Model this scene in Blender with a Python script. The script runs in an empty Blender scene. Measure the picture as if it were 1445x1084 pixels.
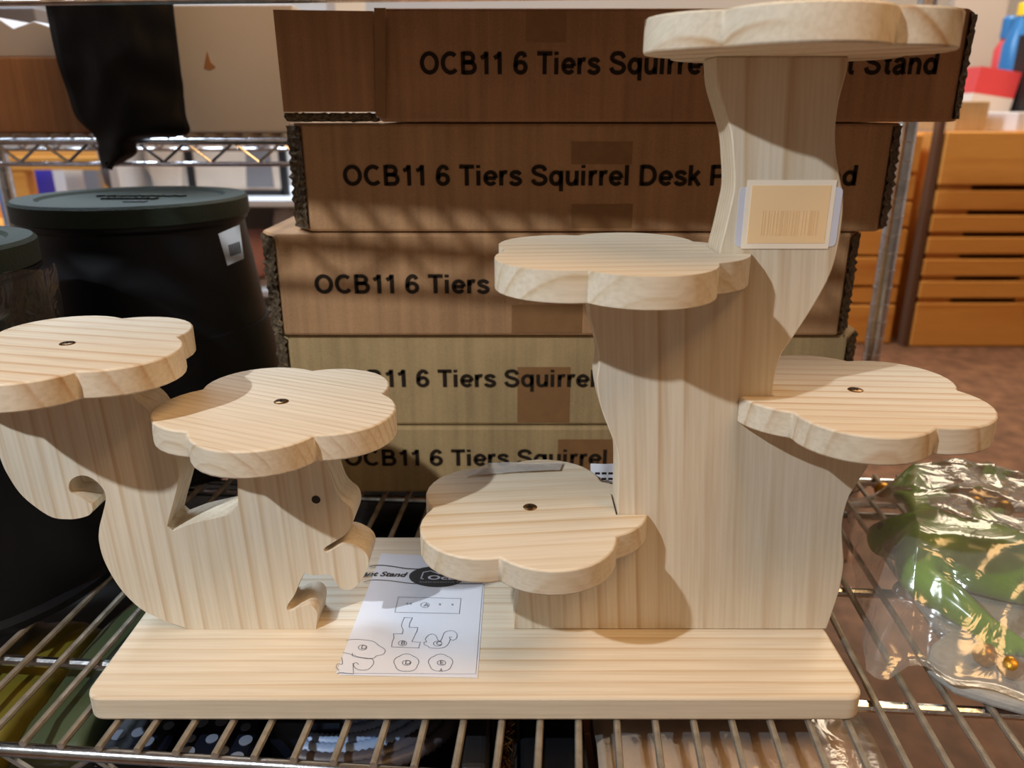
import bpy, bmesh, math, random
from mathutils import Vector, Matrix, noise
random.seed(7)
R = math.radians
sc = bpy.context.scene
col = sc.collection

# ------------------------------------------------------------------ camera
CAM_F, CAM_P, CAM_H = 1100.0, R(19.2), 0.3933
cam_d = bpy.data.cameras.new('camera'); cam = bpy.data.objects.new('camera', cam_d); col.objects.link(cam)
cam.location = (0, 0, CAM_H); cam.rotation_euler = (R(90) - CAM_P, 0, 0)
cam_d.sensor_width = 36; cam_d.lens = CAM_F / 1445 * 36; cam_d.clip_start = .02
cam_d.dof.use_dof = True; cam_d.dof.focus_distance = .58; cam_d.dof.aperture_fstop = 6.5
sc.camera = cam
# ------------------------------------------------------------------ light
w = bpy.data.worlds.new('shop_light'); sc.world = w; w.use_nodes = True
w.node_tree.nodes['Background'].inputs[0].default_value = (1, .80, .62, 1)
w.node_tree.nodes['Background'].inputs[1].default_value = .16
def lamp(name, kind, loc, target, energy, color, **k):
    d = bpy.data.lights.new(name, kind); o = bpy.data.objects.new(name, d); col.objects.link(o)
    o.location = loc; d.energy = energy; d.color = color
    o.rotation_euler = (Vector(target) - Vector(loc)).to_track_quat('-Z', 'Y').to_euler()
    for a, b in k.items(): setattr(d, a, b)
    return o
KEY = (-.93, -.33, 1.20)
lamp('shop_spotlight', 'SPOT', KEY, (0, .5, .15), 70, (.90, .97, 1), spot_size=R(75), spot_blend=.5, shadow_soft_size=.018)
lamp('warm_overhead_light', 'AREA', (.75, -.15, 1.9), (.1, .45, .1), 22, (1, .58, .24), size=.9)
lamp('ceiling_panel_light', 'AREA', (1.6, 2.6, 2.3), (1.4, 2.6, 0), 80, (1, .82, .60), size=1.6)
lamp('daylight_panel_light', 'AREA', (-1.3, 2.0, 2.2), (-1.1, 2.3, 0), 110, (.72, .86, 1), size=1.2)
sc.view_settings.view_transform = 'Standard'; sc.view_settings.look = 'None'
sc.view_settings.gamma = 1; sc.view_settings.use_curve_mapping = False; sc.view_settings.exposure = 0.0

# ------------------------------------------------------------------ measuring: a sighted direction met with a real plane
def ray(px, py):
    x = (px - 722.5) / CAM_F; y = (542 - py) / CAM_F
    return Vector((x, math.cos(CAM_P) + y * math.sin(CAM_P), -math.sin(CAM_P) + y * math.cos(CAM_P)))
def at_z(px, py, Z):
    d = ray(px, py); t = (Z - CAM_H) / d.z; return Vector((d.x * t, d.y * t, Z))
def at_y(px, py, Y):
    d = ray(px, py); t = Y / d.y; return Vector((d.x * t, Y, CAM_H + d.z * t))

# ------------------------------------------------------------------ materials
def mat(name): 
    m = bpy.data.materials.new(name); m.use_nodes = True
    return m, m.node_tree.nodes, m.node_tree.links, m.node_tree.nodes['Principled BSDF']
def rgb(r, g, b):
    f = lambda c: ((c / 255 + .055) / 1.055) ** 2.4 if c > 10 else c / 255 / 12.92
    return (f(r), f(g), f(b), 1)
def plain(name, c, rough=.5, metal=0, spec=.5, bump=0, bscale=60, var=0, vscale=20):
    m, N, L, B = mat(name)
    B.inputs['Base Color'].default_value = c; B.inputs['Roughness'].default_value = rough
    B.inputs['Metallic'].default_value = metal; B.inputs['Specular IOR Level'].default_value = spec
    tc = N.new('ShaderNodeTexCoord')
    if var:
        n = N.new('ShaderNodeTexNoise'); n.inputs['Scale'].default_value = vscale; n.inputs['Detail'].default_value = 5
        L.new(tc.outputs['Object'], n.inputs['Vector'])
        r = N.new('ShaderNodeValToRGB'); r.color_ramp.elements[0].position = .3; r.color_ramp.elements[1].position = .7
        r.color_ramp.elements[0].color = (*[x * (1 - var) for x in c[:3]], 1)
        r.color_ramp.elements[1].color = (*[min(1, x * (1 + var)) for x in c[:3]], 1)
        L.new(n.outputs['Fac'], r.inputs[0]); L.new(r.outputs[0], B.inputs['Base Color'])
    if bump:
        n2 = N.new('ShaderNodeTexNoise'); n2.inputs['Scale'].default_value = bscale; n2.inputs['Detail'].default_value = 4
        L.new(tc.outputs['Object'], n2.inputs['Vector'])
        b = N.new('ShaderNodeBump'); b.inputs['Strength'].default_value = bump; b.inputs['Distance'].default_value = .002
        L.new(n2.outputs['Fac'], b.inputs['Height']); L.new(b.outputs[0], B.inputs['Normal'])
    return m
def wood(name, rot=(0, 0, 0), off=(0, .05, .03), period=.009, dist=3.0, light=(234, 224, 206), dark=(208, 182, 148), rough=.55):
    m, N, L, B = mat(name)
    tc = N.new('ShaderNodeTexCoord')
    mp = N.new('ShaderNodeMapping'); mp.vector_type = 'POINT'
    mp.inputs['Rotation'].default_value = rot; mp.inputs['Location'].default_value = off
    L.new(tc.outputs['Object'], mp.inputs['Vector'])
    st = N.new('ShaderNodeMapping'); st.inputs['Scale'].default_value = (.10, 1, 1); L.new(mp.outputs[0], st.inputs['Vector'])
    wv = N.new('ShaderNodeTexWave'); wv.wave_type = 'RINGS'; wv.rings_direction = 'X'; wv.wave_profile = 'SAW'
    wv.inputs['Scale'].default_value = .314 / period; wv.inputs['Distortion'].default_value = dist
    wv.inputs['Detail'].default_value = 2; wv.inputs['Detail Scale'].default_value = .35
    L.new(st.outputs[0], wv.inputs['Vector'])
    rp = N.new('ShaderNodeValToRGB'); e = rp.color_ramp.elements
    lc, dc = rgb(*light), rgb(*dark)
    mid = tuple((lc[i] * .62 + dc[i] * .38) for i in range(3)) + (1,)
    e[0].position = 0; e[0].color = lc; e[1].position = 1; e[1].color = lc
    for p, c in ((.45, lc), (.74, mid), (.90, dc)):
        x = e.new(p); x.color = c
    L.new(wv.outputs['Fac'], rp.inputs[0])
    fd = N.new('ShaderNodeTexNoise'); fd.inputs['Scale'].default_value = 26; fd.inputs['Detail'].default_value = 2; L.new(st.outputs[0], fd.inputs['Vector'])
    fdr = N.new('ShaderNodeMapRange'); fdr.inputs[1].default_value = .36; fdr.inputs[2].default_value = .64; fdr.inputs[3].default_value = .12; fdr.inputs[4].default_value = 1; L.new(fd.outputs['Fac'], fdr.inputs[0])
    gm = N.new('ShaderNodeMix'); gm.data_type = 'RGBA'; gm.inputs[6].default_value = tuple(lc[i] * .93 + dc[i] * .07 for i in range(3)) + (1,); L.new(fdr.outputs[0], gm.inputs[0]); L.new(rp.outputs[0], gm.inputs[7])
    fm = N.new('ShaderNodeMapping'); fm.inputs['Scale'].default_value = (12, 420, 420); L.new(mp.outputs[0], fm.inputs['Vector'])
    fn = N.new('ShaderNodeTexNoise'); fn.inputs['Scale'].default_value = 1; fn.inputs['Detail'].default_value = 3
    L.new(fm.outputs[0], fn.inputs['Vector'])
    br = N.new('ShaderNodeTexNoise'); br.inputs['Scale'].default_value = 9; L.new(st.outputs[0], br.inputs['Vector'])
    mx = N.new('ShaderNodeMix'); mx.data_type = 'RGBA'; mx.blend_type = 'MULTIPLY'; mx.inputs[0].default_value = .30
    fr = N.new('ShaderNodeValToRGB'); fr.color_ramp.elements[0].position = .3; fr.color_ramp.elements[0].color = (.62, .55, .45, 1); fr.color_ramp.elements[1].position = .62; fr.color_ramp.elements[1].color = (1, 1, 1, 1)
    L.new(fn.outputs['Fac'], fr.inputs[0]); L.new(gm.outputs[2], mx.inputs[6]); L.new(fr.outputs[0], mx.inputs[7])
    m2 = N.new('ShaderNodeMix'); m2.data_type = 'RGBA'; m2.blend_type = 'MULTIPLY'; m2.inputs[0].default_value = .5
    r2 = N.new('ShaderNodeValToRGB'); r2.color_ramp.elements[0].position = .3; r2.color_ramp.elements[0].color = (.80, .72, .62, 1); r2.color_ramp.elements[1].position = .6; r2.color_ramp.elements[1].color = (1, 1, 1, 1)
    L.new(br.outputs['Fac'], r2.inputs[0]); L.new(mx.outputs[2], m2.inputs[6]); L.new(r2.outputs[0], m2.inputs[7])
    L.new(m2.outputs[2], B.inputs['Base Color'])
    B.inputs['Roughness'].default_value = rough; B.inputs['Specular IOR Level'].default_value = .3
    b = N.new('ShaderNodeBump'); b.inputs['Strength'].default_value = .12; b.inputs['Distance'].default_value = .0006
    L.new(fn.outputs['Fac'], b.inputs['Height']); L.new(b.outputs[0], B.inputs['Normal'])
    return m
def cardboard(name, c, seed=0):
    m, N, L, B = mat(name)
    tc = N.new('ShaderNodeTexCoord'); mp = N.new('ShaderNodeMapping'); mp.inputs['Location'].default_value = (seed, seed * 2, seed)
    L.new(tc.outputs['Object'], mp.inputs['Vector'])
    a = N.new('ShaderNodeTexNoise'); a.inputs['Scale'].default_value = 12; a.inputs['Detail'].default_value = 6; L.new(mp.outputs[0], a.inputs['Vector'])
    s = N.new('ShaderNodeMapping'); s.inputs['Scale'].default_value = (130, 4, 4); L.new(mp.outputs[0], s.inputs['Vector'])
    f = N.new('ShaderNodeTexNoise'); f.inputs['Scale'].default_value = 1; f.inputs['Detail'].default_value = 3; L.new(s.outputs[0], f.inputs['Vector'])
    p = N.new('ShaderNodeTexNoise'); p.inputs['Scale'].default_value = 700; L.new(mp.outputs[0], p.inputs['Vector'])
    ad = N.new('ShaderNodeMath'); ad.operation = 'ADD'; L.new(a.outputs['Fac'], ad.inputs[0]); L.new(f.outputs['Fac'], ad.inputs[1])
    a2 = N.new('ShaderNodeMath'); a2.operation = 'MULTIPLY_ADD'; a2.inputs[1].default_value = .6; L.new(p.outputs['Fac'], a2.inputs[0]); L.new(ad.outputs[0], a2.inputs[2])
    r = N.new('ShaderNodeValToRGB'); r.color_ramp.elements[0].position = 1.0 / 2; r.color_ramp.elements[1].position = .8
    h = N.new('ShaderNodeMath'); h.operation = 'MULTIPLY'; h.inputs[1].default_value = .5; L.new(a2.outputs[0], h.inputs[0])
    cc = rgb(*c); r.color_ramp.elements[0].color = tuple(x * .80 for x in cc[:3]) + (1,); r.color_ramp.elements[1].color = tuple(x * 1.16 for x in cc[:3]) + (1,)
    L.new(h.outputs[0], r.inputs[0]); L.new(r.outputs[0], B.inputs['Base Color'])
    B.inputs['Roughness'].default_value = .75; B.inputs['Specular IOR Level'].default_value = .2
    b = N.new('ShaderNodeBump'); b.inputs['Strength'].default_value = .15; b.inputs['Distance'].default_value = .001
    L.new(f.outputs['Fac'], b.inputs['Height']); L.new(b.outputs[0], B.inputs['Normal'])
    return m
def film(name, tint=(.95, .95, .95, 1), gloss=.16, haze=.05, bump=.5, bscale=25, rough=.12):
    m, N, L, B = mat(name); N.remove(B); out = N['Material Output']
    tr = N.new('ShaderNodeBsdfTransparent'); tr.inputs[0].default_value = tint
    gl = N.new('ShaderNodeBsdfGlossy'); gl.inputs['Roughness'].default_value = rough
    df = N.new('ShaderNodeBsdfDiffuse'); df.inputs[0].default_value = (.9, .88, .86, 1)
    tc = N.new('ShaderNodeTexCoord'); n = N.new('ShaderNodeTexNoise'); n.inputs['Scale'].default_value = bscale; n.inputs['Detail'].default_value = 3; n.inputs['Distortion'].default_value = 1.2
    L.new(tc.outputs['Object'], n.inputs['Vector'])
    b = N.new('ShaderNodeBump'); b.inputs['Strength'].default_value = bump; b.inputs['Distance'].default_value = .01; L.new(n.outputs['Fac'], b.inputs['Height']); L.new(b.outputs[0], gl.inputs['Normal'])
    fr = N.new('ShaderNodeFresnel'); fr.inputs[0].default_value = 1.4; L.new(b.outputs[0], fr.inputs['Normal'])
    ad = N.new('ShaderNodeMath'); ad.operation = 'ADD'; ad.use_clamp = True; ad.inputs[1].default_value = gloss; L.new(fr.outputs[0], ad.inputs[0])
    m1 = N.new('ShaderNodeMixShader'); L.new(ad.outputs[0], m1.inputs[0]); L.new(tr.outputs[0], m1.inputs[1]); L.new(gl.outputs[0], m1.inputs[2])
    m2 = N.new('ShaderNodeMixShader'); m2.inputs[0].default_value = haze; L.new(m1.outputs[0], m2.inputs[1]); L.new(df.outputs[0], m2.inputs[2])
    L.new(m2.outputs[0], out.inputs['Surface'])
    return m

M = {}
M['chrome'] = plain('chrome_wire', (.62, .63, .66, 1), .22, 1, bump=.08, bscale=300, var=.25, vscale=45)
M['worn_wire'] = plain('worn_wire', rgb(166, 159, 148), .36, .55, bump=.2, bscale=500, var=.35, vscale=60)
M['screw'] = plain('screw_brass', rgb(150, 115, 75), .3, 1)
M['dark'] = plain('recess_shade', rgb(30, 24, 18), .6)  # dark colour standing in for shade inside the eye and screw recesses
M['ink'] = plain('box_ink', rgb(48, 38, 30), .8, spec=.1)
M['tape'] = plain('brown_tape', rgb(146, 106, 68), .45, spec=.35, var=.08, vscale=90)
M['flute'] = plain('corrugated_edge', rgb(92, 76, 58), .9, spec=.1, bump=1, bscale=220, var=.75, vscale=260)
M['black_plastic'] = plain('black_plastic', rgb(18, 19, 24), .45, spec=.25, bump=.15, bscale=40, var=.2, vscale=8)
M['green_lid'] = plain('green_lid', rgb(38, 48, 40), .6, spec=.3, bump=.3, bscale=350, var=.15)
M['black_film'] = plain('black_film', rgb(9, 9, 13), .45, spec=.18, bump=.6, bscale=18)
M['white_card'] = plain('white_card', rgb(204, 204, 208), .7, spec=.2, var=.05, vscale=6)
M['paper'] = plain('white_paper', rgb(226, 230, 242), .7, spec=.2)
M['sticker'] = plain('sticker_white', rgb(214, 216, 232), .5)
M['peach'] = plain('peach_mask', rgb(255, 219, 170), .55)
M['cream'] = plain('cream_mask', rgb(255, 241, 222), .55)
M['peach_bar'] = plain('faint_bar_print', rgb(246, 206, 156), .55)
M['line'] = plain('pencil_line_ink', rgb(104, 106, 120), .8, spec=.1)
M['print_black'] = plain('black_print', rgb(24, 22, 24), .6)
M['film'] = film('clear_film', gloss=.04, haze=.015)
M['tape_clear'] = film('clear_tape_film', gloss=.10, haze=.35, bump=.3, bscale=60)
M['bag_film'] = film('bag_film', gloss=.12, haze=.12, bump=.30, bscale=26, rough=.18)
M['frog_green'] = plain('frog_green', rgb(112, 168, 30), .22, spec=.6, var=.35, vscale=22)
M['gold'] = plain('gold_paint', rgb(190, 140, 50), .35, .7, bump=.3, bscale=200)
M['slab'] = plain('grey_slab', rgb(178, 178, 176), .85, spec=.2, bump=.6, bscale=160, var=.08, vscale=60)
M['navy'] = plain('navy_pack', rgb(16, 20, 34), .3, spec=.5, bump=.2, bscale=30)
M['dot'] = plain('dot_print', rgb(112, 122, 142), .5)
M['hose_blue'] = plain('pale_blue_hose', rgb(140, 162, 200), .45)
M['hose_grey'] = plain('grey_hose', rgb(78, 74, 82), .45)
M['beige_pack'] = plain('beige_pack', rgb(196, 168, 140), .4, var=.1, vscale=14, bump=.3, bscale=14)
M['green_pack'] = plain('green_pack', rgb(66, 76, 52), .35, var=.3, vscale=14, bump=.3, bscale=20)
M['olive_pack'] = plain('olive_pack', rgb(104, 96, 34), .35, var=.25, vscale=18)
M['terracotta'] = plain('terracotta', rgb(116, 58, 34), .7, var=.15)
M['red'] = plain('red_box', rgb(120, 10, 16), .4, var=.1)
M['pink'] = plain('pink_cloth', rgb(206, 150, 140), .8, var=.2, vscale=9)
M['cream_cloth'] = plain('cream_cloth', rgb(226, 214, 200), .8, var=.1, vscale=9)
M['orange_wood'] = wood('orange_wood', off=(.3, .06, .5), period=.03, light=(226, 160, 78), dark=(202, 128, 52))
M['dark_wood'] = plain('dark_post', rgb(92, 60, 38), .7)  # dark brown wood for crate posts and table legs
M['blue'] = plain('blue_plastic', rgb(48, 122, 196), .3)
M['deep_blue'] = plain('deep_blue_strip', rgb(30, 50, 190), .4)
M['coral'] = plain('coral_pack', rgb(214, 76, 84), .4)
M['yellow'] = plain('yellow_cap', rgb(250, 220, 50), .4)
M['olive'] = plain('olive_paint', rgb(70, 74, 30), .3)
M['white'] = plain('white_plastic', rgb(222, 222, 224), .45)
M['grey'] = plain('grey_plastic', rgb(130, 130, 136), .5)
M['black'] = plain('black_goods', rgb(28, 28, 32), .5)
M['carton1'] = cardboard('carton_brown', (180, 138, 100), 1.3)
M['carton2'] = cardboard('carton_kraft', (180, 152, 110), 2.7)
M['carton_dark'] = cardboard('carton_dark', (172, 128, 94), 4.1)
M['base_wood'] = wood('pine_base', off=(.2, .07, .022), period=.0115, dist=5)
M['trunk_wood'] = wood('pine_trunk', rot=(0, R(94), 0), off=(.1, .155, .33), period=.0052, dist=3)
M['squirrel_wood'] = wood('pine_squirrel', rot=(0, R(92), 0), off=(.4, .02, .25), period=.0095, dist=3)
FLW = [wood('pine_flower_%d' % i, rot=(R(a), 0, R(b)), off=o, period=p, dist=3.5, dark=dk)
       for i, (a, b, o, p, dk) in enumerate([(12, 14, (.1, .10, -.06), .015, (208, 174, 136)), (0, 24, (.5, .11, .012), .0062, (204, 178, 146)), (0, -4, (.9, .02, .05), .011, (216, 196, 164)),
                                         (20, 4, (1.3, .06, -.04), .012, (202, 164, 122)), (0, -6, (1.7, .05, .03), .016, (214, 190, 154)), (25, 78, (2.2, .09, .10), .020, (200, 162, 120))])]

# ------------------------------------------------------------------ mesh helpers
def link(name, me, material, parent=None, smooth=False, ang=35):
    o = bpy.data.objects.new(name, me); col.objects.link(o)
    if material and not me.materials: me.materials.append(material)
    if parent: o.parent = parent
    if smooth:
        me.polygons.foreach_set('use_smooth', [True] * len(me.polygons)); me.set_sharp_from_angle(angle=R(ang))
    return o
def empty(name, loc=(0, 0, 0), rz=0):
    o = bpy.data.objects.new(name, None); col.objects.link(o); o.location = loc; o.rotation_euler = (0, 0, rz); o.empty_display_size = .02
    bpy.context.view_layer.update(); return o
def tag(o, label=None, cat=None, group=None, kind=None):
    for k, v in (('label', label), ('category', cat), ('group', group), ('kind', kind)):
        if v: o[k] = v
    return o
def keep(o, p):
    """parent an object built in world coordinates under an empty and keep it where it stands"""
    o.parent = p; o.matrix_parent_inverse = Matrix.LocRotScale(p.location, p.rotation_euler, None).inverted(); return o
def bevel(o, w, seg=2):
    m = o.modifiers.new('bevel', 'BEVEL'); m.width = w; m.segments = seg; m.limit_method = 'ANGLE'; m.angle_limit = R(50); return o
def pydata(name, v, f):
    me = bpy.data.meshes.new(name); me.from_pydata([tuple(p) for p in v], [], f); me.update(); return me
def box_me(name, x0, x1, y0, y1, z0, z1):
    v = [(x, y, z) for z in (z0, z1) for y in (y0, y1) for x in (x0, x1)]
    return pydata(name, v, [(0, 2, 3, 1), (4, 5, 7, 6), (0, 1, 5, 4), (1, 3, 7, 5), (3, 2, 6, 7), (2, 0, 4, 6)])
def prism_me(name, pts, a, b, axis='y'):
    """outline (two coordinates) pushed from a to b along an axis"""
    n = len(pts)
    q = (lambda p, t: (p[0], t, p[1])) if axis == 'y' else (lambda p, t: (p[0], p[1], t))
    v = [q(p, a) for p in pts] + [q(p, b) for p in pts]
    f = [tuple(range(n)), tuple(range(2 * n - 1, n - 1, -1))] + [(i, i + n, (i + 1) % n + n, (i + 1) % n) for i in range(n)]
    me = pydata(name, v, f); bm = bmesh.new(); bm.from_mesh(me); bmesh.ops.recalc_face_normals(bm, faces=bm.faces); bm.to_mesh(me); bm.free(); return me
def catmull(p, n=5):
    out = []
    for i in range(len(p) - 1):
        a, b, c, d = p[max(0, i - 1)], p[i], p[i + 1], p[min(len(p) - 1, i + 2)]
        for k in range(n):
            t = k / n
            out.append(tuple(.5 * (2 * b[j] + (c[j] - a[j]) * t + (2 * a[j] - 5 * b[j] + 4 * c[j] - d[j]) * t * t + (3 * b[j] - a[j] - 3 * c[j] + d[j]) * t ** 3) for j in range(len(b))))
    out.append(tuple(p[-1])); return out
def tube_geo(path, r, sides=8, v=None, f=None, cap=True):
    v = [] if v is None else v; f = [] if f is None else f
    path = [Vector(p) for p in path]; base = len(v); up = None
    for i, p in enumerate(path):
        d = (path[min(i + 1, len(path) - 1)] - path[max(i - 1, 0)]).normalized()
        if up is None or abs(up.dot(d)) > .99: up = Vector((0, 0, 1)) if abs(d.z) < .9 else Vector((1, 0, 0))
        s = d.cross(up).normalized(); u = s.cross(d).normalized(); up = u
        rr = r[i] if isinstance(r, (list, tuple)) else r
        for k in range(sides):
            a = 2 * math.pi * k / sides; v.append(p + s * math.cos(a) * rr + u * math.sin(a) * rr)
    for i in range(len(path) - 1):
        for k in range(sides):
            a, b = base + i * sides + k, base + i * sides + (k + 1) % sides
            f.append((a, b, b + sides, a + sides))
    if cap:
        f.append(tuple(base + k for k in range(sides))[::-1]); e = base + (len(path) - 1) * sides; f.append(tuple(e + k for k in range(sides)))
    return v, f
def tube_me(name, path, r, sides=8): 
    return pydata(name, *tube_geo(path, r, sides))
def lathe_me(name, prof, n=48):
    v = []; f = []
    for r, z in prof:
        for k in range(n):
            a = 2 * math.pi * k / n; v.append((r * math.cos(a), r * math.sin(a), z))
    for i in range(len(prof) - 1):
        for k in range(n): f.append((i * n + k, i * n + (k + 1) % n, (i + 1) * n + (k + 1) % n, (i + 1) * n + k))
    f.append(tuple(range(n))[::-1]); f.append(tuple((len(prof) - 1) * n + k for k in range(n)))
    return pydata(name, v, f)
def pillow_me(name, sx, sy, sz, e=.45, seed=0, amp=.12, n=18, fr=3.):
    """plump soft pack standing on z = 0"""
    v = []; f = []; m = n // 2
    pw = lambda a, k: math.copysign(abs(a) ** k, a)
    for i in range(m + 1):
        t = -math.pi / 2 + math.pi * i / m
        for k in range(n * 2):
            a = math.pi * k / n
            x, y, z = pw(math.cos(t), e) * pw(math.cos(a), e), pw(math.cos(t), e) * pw(math.sin(a), e), pw(math.sin(t), .7)
            d = 1 + amp * noise.noise(Vector((x * fr + seed, y * fr, z * fr)))
            v.append((x * sx / 2 * d, y * sy / 2 * d, max(0, (z * d + 1) * sz / 2)))
    q = n * 2
    for i in range(m):
        for k in range(q): f.append((i * q + k, i * q + (k + 1) % q, (i + 1) * q + (k + 1) % q, (i + 1) * q + k))
    me = pydata(name, v, f); bm = bmesh.new(); bm.from_mesh(me); bmesh.ops.remove_doubles(bm, verts=bm.verts, dist=1e-5); bm.to_mesh(me); bm.free(); return me
def text_me(name, s, width=None, height=None, bold=.0, shear=0., spacing=1.):
    c = bpy.data.curves.new(name, 'FONT'); c.body = s; c.size = 1; c.offset = bold; c.shear = shear; c.fill_mode = 'BOTH'; c.space_character = spacing; c.resolution_u = 4
    o = bpy.data.objects.new(name, c); col.objects.link(o); bpy.context.view_layer.update()
    me = bpy.data.meshes.new_from_object(o.evaluated_get(bpy.context.evaluated_depsgraph_get()))
    bpy.data.objects.remove(o); bpy.data.curves.remove(c); me.name = name
    xs = [p.co.x for p in me.vertices]; x0, x1 = min(xs), max(xs)
    kx = width / (x1 - x0) if width else 1; cap = .72; ky = height / cap if height else kx
    if not width: kx = ky
    for p in me.vertices: p.co = ((p.co.x - x0) * kx, p.co.y * ky, 0)
    return me
def ribbon_geo(pts, wd, v, f, closed=False):
    """flat printed line on a level sheet"""
    p = [Vector(q) for q in pts]
    if closed: p.append(p[0])
    for a, b in zip(p, p[1:]):
        d = b - a
        if d.length < 1e-6: continue
        s = Vector((-d.y, d.x, 0)).normalized() * wd / 2; d = d.normalized() * wd * .3; n = len(v)
        v += [a - d - s, b + d - s, b + d + s, a - d + s]; f.append((n, n + 1, n + 2, n + 3))

# ------------------------------------------------------------------ the setting
FLOOR = -.30
def struct(name, me, m): return tag(link(name, me, m), kind='structure')
M['floor'] = plain('stained_concrete', rgb(110, 76, 54), .6, spec=.3, var=.35, vscale=26, bump=.2, bscale=90)
M['wall'] = plain('shop_wall', rgb(186, 178, 172), .85, var=.04, vscale=2)
M['ceil'] = plain('shop_ceiling', rgb(120, 112, 104), .9, var=.05, vscale=2)
struct('floor', box_me('floor', -3.2, 3.2, -1.6, 4.6, FLOOR - .05, FLOOR), M['floor'])
struct('wall_back', box_me('wall_back', -3.2, 3.2, 4.6, 4.7, FLOOR, 2.6), M['wall'])
struct('wall_left', box_me('wall_left', -3.3, -3.2, -1.6, 4.7, FLOOR, 2.6), M['wall'])
struct('wall_right', box_me('wall_right', 3.2, 3.3, -1.6, 4.7, FLOOR, 2.6), M['wall'])
struct('ceiling', box_me('ceiling', -3.3, 3.3, -1.6, 4.7, 2.6, 2.65), M['ceil'])

# ------------------------------------------------------------------ wire racks
def zigzag(u0, u1, z0, z1, y, step):
    p = []; u = u0; k = 0
    while u <= u1: p.append((u, y, z1 if k % 2 else z0)); u += step; k += 1
    return p
def rack(name, label, loc, rz, u0, u1, depth, levels, posts, floor_z, wires=True, phase=0.):
    t = tag(empty(name, loc, rz), label, 'rack')
    wire_me = tube_me('wire', [(0, -.002, 0), (0, depth * .5, 0), (0, depth + .002, 0)], .0026, 8)
    wire_short = tube_me('wire', [(0, -.002, 0), (0, depth - .038, 0)], .0026, 8)
    rail_me = tube_me('rail', [(u0, 0, 0), (u1, 0, 0)], .0048, 12)
    low_me = tube_me('lower_rail', [(u0, 0, 0), (u1, 0, 0)], .0034, 10)
    zz = tube_me('truss_wire', zigzag(u0, u1, -.026, 0, 0, .033), .0026, 6)
    cross = tube_me('cross_rod', [(u0, 0, 0), (u1, 0, 0)], .0042, 10)
    for L in levels:
        dep = depth; sh = 0
        if L > .5: sh = .04
        def put(nm, me, x, y, z, m):
            o = link(nm, me, m, t, True); o.location = (x, y, z); return o
        for y in (sh, depth):
            put('rail', rail_me, 0, y, L - .0048 - .0052, M['chrome'])
            put('lower_rail', low_me, 0, y, L - .040, M['chrome'])
            put('truss_wire', zz, 0, y, L - .0115, M['chrome'])
        for y in ((.085, .085 + (depth - .17) / 2, depth - .085) if not sh else (sh + .09, depth - .085)): put('cross_rod', cross, 0, y, L - .0095, M['chrome'])
        u = u0 + .012 + phase
        while u < u1:
            put('wire', wire_me if not sh else wire_short, u, sh, L - .0026, M['worn_wire']); u += .0263
    if posts:
        top = max(levels) + .5
        pm = tube_me('post', [(0, 0, floor_z), (0, 0, top)], .0127, 20)
        rm = lathe_me('post_groove', [(.0129, 0), (.0131, .001), (.0131, .002), (.0129, .003)], 20)
        for (u, v) in posts:
            p = link('post', pm, M['chrome'], t, True); p.location = (u, v, 0)
            z = floor_z + .02
            while z < .6:
                g = link('groove', rm, M['chrome'], p, True); g.location = (0, 0, z); z += .0254
    return t
RZ = R(-4.4)
A = at_z(240, 1062, 0)
rack('wire_shelf_rack', 'chrome wire shelving rack carrying the wooden plant stand and the cartons', (A.x, A.y + .004, 0), RZ, -.75, 1.05, .457,
     (0., .540), [(-.73, .02), (-.73, .437), (1.03, .02), (1.03, .437)], FLOOR, phase=.0041)
pb = at_y(1262, 300, 1.12)
rack('wire_shelf_rack', 'chrome wire rack behind the carton stack holding a white carton and a black bag', (pb.x, 1.12, 0), 0, -1.55, .012, .45,
     (.366,), [(0, 0), (0, .45), (-1.53, 0), (-1.53, .45)], FLOOR)

# ------------------------------------------------------------------ the wooden plant stand
stand = tag(empty('plant_stand', (-.0255, .534, 0)), 'unfinished pine plant stand with squirrel cutout and six flower shelves', 'plant stand')
BT = .0194
YF, YB = .502, .534; YC = .518; TH = .019
o = link('base_board', prism_me('base_board', [(x, y) for (cx, cy, a0) in ((.228, .440, -90), (.228, .628, 0), (-.279, .628, 90), (-.279, .440, 180)) for x, y in
     [(cx + .012 * math.cos(R(a0 + k * 15)), cy + .012 * math.sin(R(a0 + k * 15))) for k in range(7)]], 0.0002, BT, 'z'), M['base_wood'], None, True)
keep(bevel(o, .002), stand); tag(o, 'rectangular pine base board')
P2 = lambda l: [(q.x, q.z) for q in (at_y(x, y, YF) for x, y in l)]
def zy(px, Z):            # a point on the panel front at a given height
    lo, hi = -400, 1400
    for _ in range(50):
        mid = (lo + hi) / 2
        if at_y(px, mid, YF).z > Z: lo = mid
        else: hi = mid
    return (px, lo)
Z_BL, Z_MID, Z_R, Z_TOP, Z_T, Z_H = .100, .2885, .191, .4250, .223, .180
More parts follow.
